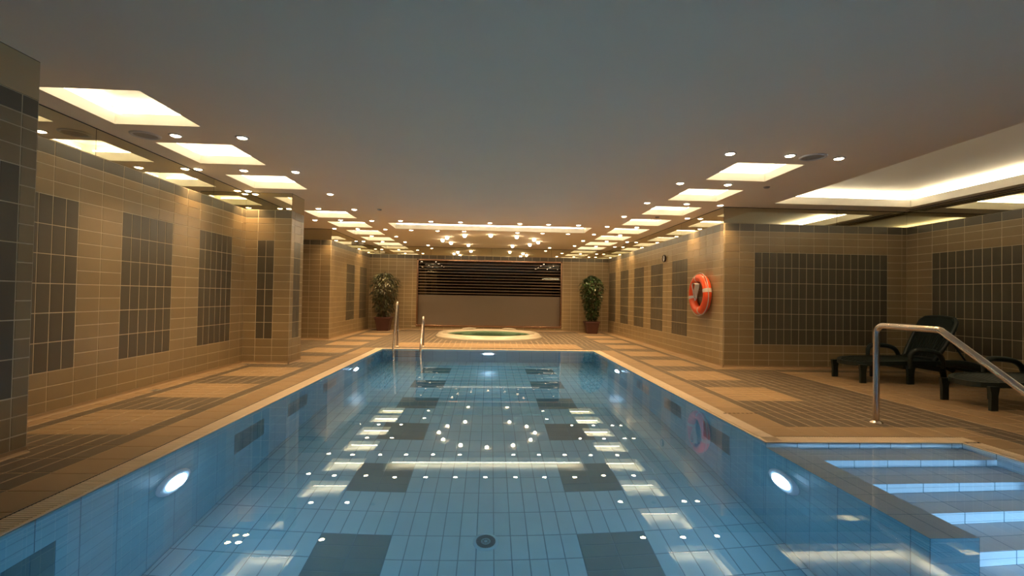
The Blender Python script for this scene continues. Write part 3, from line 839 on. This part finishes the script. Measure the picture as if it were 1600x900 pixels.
m = MB(); m.box(-.026, -.023, -.004, .004, -.01, .038); m.box(-.029, -.026, -.048, .008, -.003, .003); m.build('hands', [BLACK], t)

# ------------------------------------------------------------------ potted plants
def potted(loc, label, H, rad, zc, n, leafmat, ln, wd_, potsz, droop, name, seed):
    rnd = random.Random(seed)
    t = thing(name, label, 'potted plant', loc)
    b, tp, h = potsz
    m = MB()
    def sqring(hw, z, r=.03):
        out = []
        for (sx, sy_) in ((1, 1), (-1, 1), (-1, -1), (1, -1)):
            for k in range(4):
                a = math.atan2(sy_, sx) - PI / 4 + k / 3 * PI / 2
                out.append((sx * (hw - r) + r * math.cos(a), sy_ * (hw - r) + r * math.sin(a), z))
        return out
    rings = [sqring(b * .98, 0), sqring(b, .01), sqring(tp - .02, h - .045), sqring(tp - .005, h - .04), sqring(tp, h - .035), sqring(tp, h - .003), sqring(tp - .008, h), sqring(tp - .028, h), sqring(tp - .03, h - .05)]
    V = [p for r_ in rings for p in r_]; Fs = [tuple(reversed(range(16)))]
    for i in range(len(rings) - 1):
        for k in range(16): Fs.append((i * 16 + k, i * 16 + (k + 1) % 16, (i + 1) * 16 + (k + 1) % 16, (i + 1) * 16 + k))
    m.add(V, Fs); m.build('pot', [POT], t)
    m = MB(); m.box(-tp + .03, tp - .03, -tp + .03, tp - .03, h - .07, h - .05); m.build('soil', [SOIL], t)
    m = MB()
    for s in range(3):
        a = s * 2 * PI / 3; P = []
        for k in range(14):
            z = h - .06 + (zc + .3 - h) * k / 13; q = a + k * .5; P.append((.022 * math.cos(q), .022 * math.sin(q), z))
        m.tube(P, [.014 - .0005 * k for k in range(14)], 7)
    for s in range(16):
        a = rnd.uniform(0, 2 * PI); z0 = rnd.uniform(h + .15, zc + .2); R_ = rad(min(H - .12, z0 + .35)) * .8
        m.tube(bez([(0, 0, z0), (R_ * .4 * math.cos(a), R_ * .4 * math.sin(a), z0 + .14), (R_ * math.cos(a), R_ * math.sin(a), min(H - .1, z0 + .3))], 4), .005, 5)
    m.build('stems', [BARK], t)
    m = MB()
    for i in range(n):
        z = h + .03 + (H - h - .03) * rnd.random() ** .8
        R_ = rad(z); a = rnd.uniform(0, 2 * PI); r_ = R_ * math.sqrt(rnd.uniform(.12, 1.0)) * rnd.uniform(.9, 1.06)
        # loose bundles: modulate the outline
        r_ *= 1 + .13 * math.sin(3 * a + 7 * z + seed) * math.cos(9 * z + a)
        p = Vector((r_ * math.cos(a), r_ * math.sin(a), z))
        d = Vector((math.cos(a) * rnd.uniform(.2, 1), math.sin(a) * rnd.uniform(.2, 1), -droop * rnd.uniform(.3, 1.3) + .25)) + Vector((rnd.uniform(-.5, .5), rnd.uniform(-.5, .5), rnd.uniform(-.3, .3)))
        d.normalize(); L = ln * rnd.uniform(.7, 1.25); W = wd_ * rnd.uniform(.75, 1.2)
        sd = d.cross(Vector((rnd.uniform(-.4, .4), rnd.uniform(-.4, .4), 1))).normalized(); nr = sd.cross(d).normalized()
        if nr.z < 0: nr = -nr
        c1, c2, tip = p + d * L * .35 , p + d * L * .7 - nr * L * .05, p + d * L - nr * L * .14
        m.add([p, c1 + sd * W / 2 + nr * .004, c2 + sd * W * .38 + nr * .003, tip, c2 - sd * W * .38 + nr * .003, c1 - sd * W / 2 + nr * .004, c1 - nr * .003, c2 - nr * .003],
              [(0, 6, 1), (1, 6, 7, 2), (2, 7, 3), (0, 5, 6), (5, 4, 7, 6), (4, 3, 7)], 0, True)
    m.build('foliage', [leafmat], t)
def rad_l(z):
    pts = [(.38, .12), (.55, .19), (.75, .27), (.95, .31), (1.15, .36), (1.35, .40), (1.52, .40), (1.65, .30), (1.74, .10)]
    for i in range(len(pts) - 1):
        if z <= pts[i + 1][0]:
            s = (z - pts[i][0]) / (pts[i + 1][0] - pts[i][0]); return pts[i][1] + (pts[i + 1][1] - pts[i][1]) * max(0, s)
    return pts[-1][1]
def rad_r(z):
    pts = [(.38, .10), (.55, .17), (.75, .22), (.95, .27), (1.15, .29), (1.35, .33), (1.52, .32), (1.66, .22), (1.76, .04)]
    for i in range(len(pts) - 1):
        if z <= pts[i + 1][0]:
            s = (z - pts[i][0]) / (pts[i + 1][0] - pts[i][0]); return pts[i][1] + (pts[i + 1][1] - pts[i][1]) * max(0, s)
    return pts[-1][1]
potted((-3.17, 14.36, 0), 'potted fig with loose drooping pale leaves in the far left corner', 1.74, rad_l, 1.1, 1250, LEAF1, .12, .036, (.165, .25, .41), .9, 'potted_plant', 3)
potted((3.13, 14.32, 0), 'potted fig with dense dark green leaves in the far right corner', 1.76, rad_r, 1.1, 2000, LEAF2, .085, .042, (.155, .225, .37), .6, 'potted_plant', 5)

# ------------------------------------------------------------------ sun loungers
def make_lounger(loc, rz, label):
    t = thing('sun_lounger', label, 'sun lounger', loc, rz, 'dark green sun loungers')
    # seat outline: rounded foot end, x = 0 foot .. 1.15 hinge ; half width
    def hw(x): return .335 * (1 - max(0, (1 - x / .42)) ** 2.6) ** .5 if x < .42 else .335 - .02 * (x - .42)
    xs_ = [0.006, .02, .05, .09, .14, .2, .28, .38, .5, .65, .8, .95, 1.1]
    def zt(x): return .285 + .03 * math.sin(min(x / .9, 1) * PI * .5) - .012 * max(0, 1 - x / .2)
    m = MB()                                   # rim of the seat
    rim = [(x, -hw(x), zt(x)) for x in reversed(xs_)] + [(x, hw(x), zt(x)) for x in xs_]
    for i in range(len(rim) - 1):
        (xa, ya, za), (xb, yb, zb) = rim[i], rim[i + 1]
        ka, kb = 1 - .05 / max(.05, math.hypot(ya, .3)), 1 - .05 / max(.05, math.hypot(yb, .3))
        ia, ib = (xa + .045 * max(0, 1 - xa / .4), ya * ka), (xb + .045 * max(0, 1 - xb / .4), yb * kb)
        V = [(xa, ya, za), (xb, yb, zb), (ib[0], ib[1], zb), (ia[0], ia[1], za), (xa, ya, za - .055), (xb, yb, zb - .055), (ib[0], ib[1], zb - .03), (ia[0], ia[1], za - .03)]
        m.add(V, [(0, 1, 2, 3), (0, 4, 5, 1), (3, 2, 6, 7), (4, 7, 6, 5)])
    m.build('seat_frame', [LG], t, fix=True)
    m = MB(); x = .05
    while x < 1.10:
        h_ = hw(x) - .03; m.bbox(x, x + .034, -h_, h_, zt(x) - .022, zt(x) - .004, .004); x += .046
    m.build('seat', [LG], t)
    # long side rails to the head
    for s in (-1, 1):
        m = MB(); P = [(1.05, s * .325, .285), (1.25, s * .325, .29), (1.45, s * .32, .275), (1.65, s * .31, .23), (1.80, s * .29, .16), (1.88, s * .26, .10)]
        m.tube(bez(P, 5), [.035 + .018 * math.sin(PI * k / 25) for k in range(26)], 10, flat=.65); m.build('side_rail', [LG], t)
    m = MB(); P = [(1.70, -.30, .21), (1.86, -.22, .16), (1.90, 0, .15), (1.86, .22, .16), (1.70, .30, .21)]; m.tube(bez(P, 6), .03, 10); m.build('head_rail', [LG], t)
    m = MB()
    for yy_ in (-.2, 0, .2): m.bbox(1.1, 1.84, yy_ - .02, yy_ + .02, .22, .26, .005)
    m.bbox(.62, .68, -.30, .30, .20, .27, .008); m.bbox(.65, 1.15, -.02, .02, .21, .25, .005); m.bbox(1.12, 1.18, -.31, .31, .17, .27, .008); m.build('underframe', [LG], t)
    # legs
    def leg(x, y_, w1, w0, ztop, th=.035, lean=0):
        k = MB(); V = []
        for (z, w_, th_) in ((0, w0, th * .8), (.03, w0 * 1.03, th * .85), (ztop * .6, w1 * .85, th), (ztop, w1 * 1.25, th * 1.1)):
            dx = lean * (1 - z / ztop)
            V += [(x - w_ / 2 + dx, y_ - th_ / 2, z), (x + w_ / 2 + dx, y_ - th_ / 2, z), (x + w_ / 2 + dx, y_ + th_ / 2, z), (x - w_ / 2 + dx, y_ + th_ / 2, z)]
        Fs = [(3, 2, 1, 0), (12, 13, 14, 15)]
        for i in range(3):
            for j in range(4): Fs.append((i * 4 + j, i * 4 + (j + 1) % 4, (i + 1) * 4 + (j + 1) % 4, (i + 1) * 4 + j))
        k.add(V, Fs); k.build('leg', [LG], t)
    for s in (-1, 1):
        leg(.085, s * .265, .085, .075, .25)
        leg(.70, s * .315, .10, .085, .27)
        leg(1.70, s * .285, .09, .07, .22, lean=.05)
    # armrests
    for s in (-1, 1):
        m = MB(); P = [(.66, s * .355, .22), (.655, s * .36, .34), (.67, s * .362, .42), (.73, s * .363, .46), (.86, s * .363, .46), (1.0, s * .36, .44), (1.08, s * .355, .39), (1.12, s * .35, .30), (1.13, s * .345, .22)]
        pp = bez(P, 5); N_ = len(pp)
        m.tube(pp, [.026 + .014 * math.sin(PI * k / (N_ - 1)) for k in range(N_)], 12, flat=.8); m.build('armrest', [LG], t)
    # backrest: hinged at x=1.08, raised 60 degrees
    th = math.radians(62); hx, hz = 1.10, .31
    def B(d, y_, e): return (hx + d * math.cos(th) + e * math.sin(th), y_, hz + d * math.sin(th) - e * math.cos(th))
    Lb = .66
    def bw(d): return .27 + .035 * math.sin(d / Lb * PI * .8) if d < Lb - .08 else (.27 + .035 * math.sin(d / Lb * PI * .8)) * (1 - .22 * ((d - Lb + .08) / .08) ** 2)
    m = MB(); ds = [0, .1, .2, .3, .4, .5, .58, .61, .63, .65, .66]
    for s in (-1, 1):
        P = [B(d, s * (bw(d) - .02), .012 * math.sin(d / Lb * PI)) for d in ds]
        m.tube(P, .026, 10)
    P = [B(Lb - .005 + .015 * math.cos(q / 8 * PI - PI / 2), (q / 8 - .5) * 2 * (bw(Lb) - .02), 0) for q in range(9)]; m.tube(P, .028, 10)
    top = []                                    # solid head panel
    for (d0, d1) in ((Lb - .20, Lb - .01),):
        V = [B(d0, -bw(d0) + .02, -.01), B(d0, bw(d0) - .02, -.01), B(d1, bw(d1) - .03, -.012), B(d1, -bw(d1) + .03, -.012), B(d0, -bw(d0) + .02, .016), B(d0, bw(d0) - .02, .016), B(d1, bw(d1) - .03, .014), B(d1, -bw(d1) + .03, .014)]
        m.add(V, [(0, 3, 2, 1), (4, 5, 6, 7), (0, 1, 5, 4), (1, 2, 6, 5), (2, 3, 7, 6), (3, 0, 4, 7)])
    m.tube([B(.02, -.26, 0), B(.02, .26, 0)], .022, 8)
    br = m.build('backrest', [LG], t)
    m = MB(); k = -10
    for k in range(-9, 10):
        y_ = k * .0265; V = []
        for d in (.03, Lb - .19):
            V += [B(d, y_ - .009, -.006), B(d, y_ + .009, -.006), B(d, y_ + .009, .01), B(d, y_ - .009, .01)]
        m.add(V, [(0, 1, 5, 4), (1, 2, 6, 5), (2, 3, 7, 6), (3, 0, 4, 7)])
    m.build('slats', [LG], br, fix=True)
    m = MB()                                    # prop
    for s in (-1, 1): m.tube([B(.42, s * .2, .02), (1.62, s * .2, .26)], .012, 8)
    m.build('support_strut', [LG], t)
    return t
make_lounger((4.99, 6.44, 0), math.radians(-1), 'dark green plastic sun lounger near the back wall of the bay, seen whole')
make_lounger((5.11, 4.89, 0), math.radians(-1), 'dark green plastic sun lounger cut off by the right edge of the photo')

# ------------------------------------------------------------------ small floor fittings
for (x, y_, lb) in ((-3.61, 5.32, 'small dark floor drain beside the left wall, nearer one'), (-3.62, 7.29, 'small dark floor drain at the foot of the left pillar')):
    t = thing('floor_drain', lb, 'drain', (x, y_, .0))
    m = MB(); m.bbox(-.04, .04, -.05, .05, -.002, .003, .001); m.build('frame', [GREYP], t)
    m = MB()
    for k in range(5): m.box(-.03, .03, -.04 + k * .018, -.031 + k * .018, .003, .0036)
    m.build('slots', [DK], t)
m = MB()
for k in range(8): m.box(.012 + k * .043 + (.006 if k % 3 else 0), .040 + k * .043, -.012, .012, 0, .0015)
o = m.build('depth_marking', [CH]); o.location = (2.26, 4.457, .0005); tag(o, 'row of small dark marks set in the coping right of the pool', 'marking')
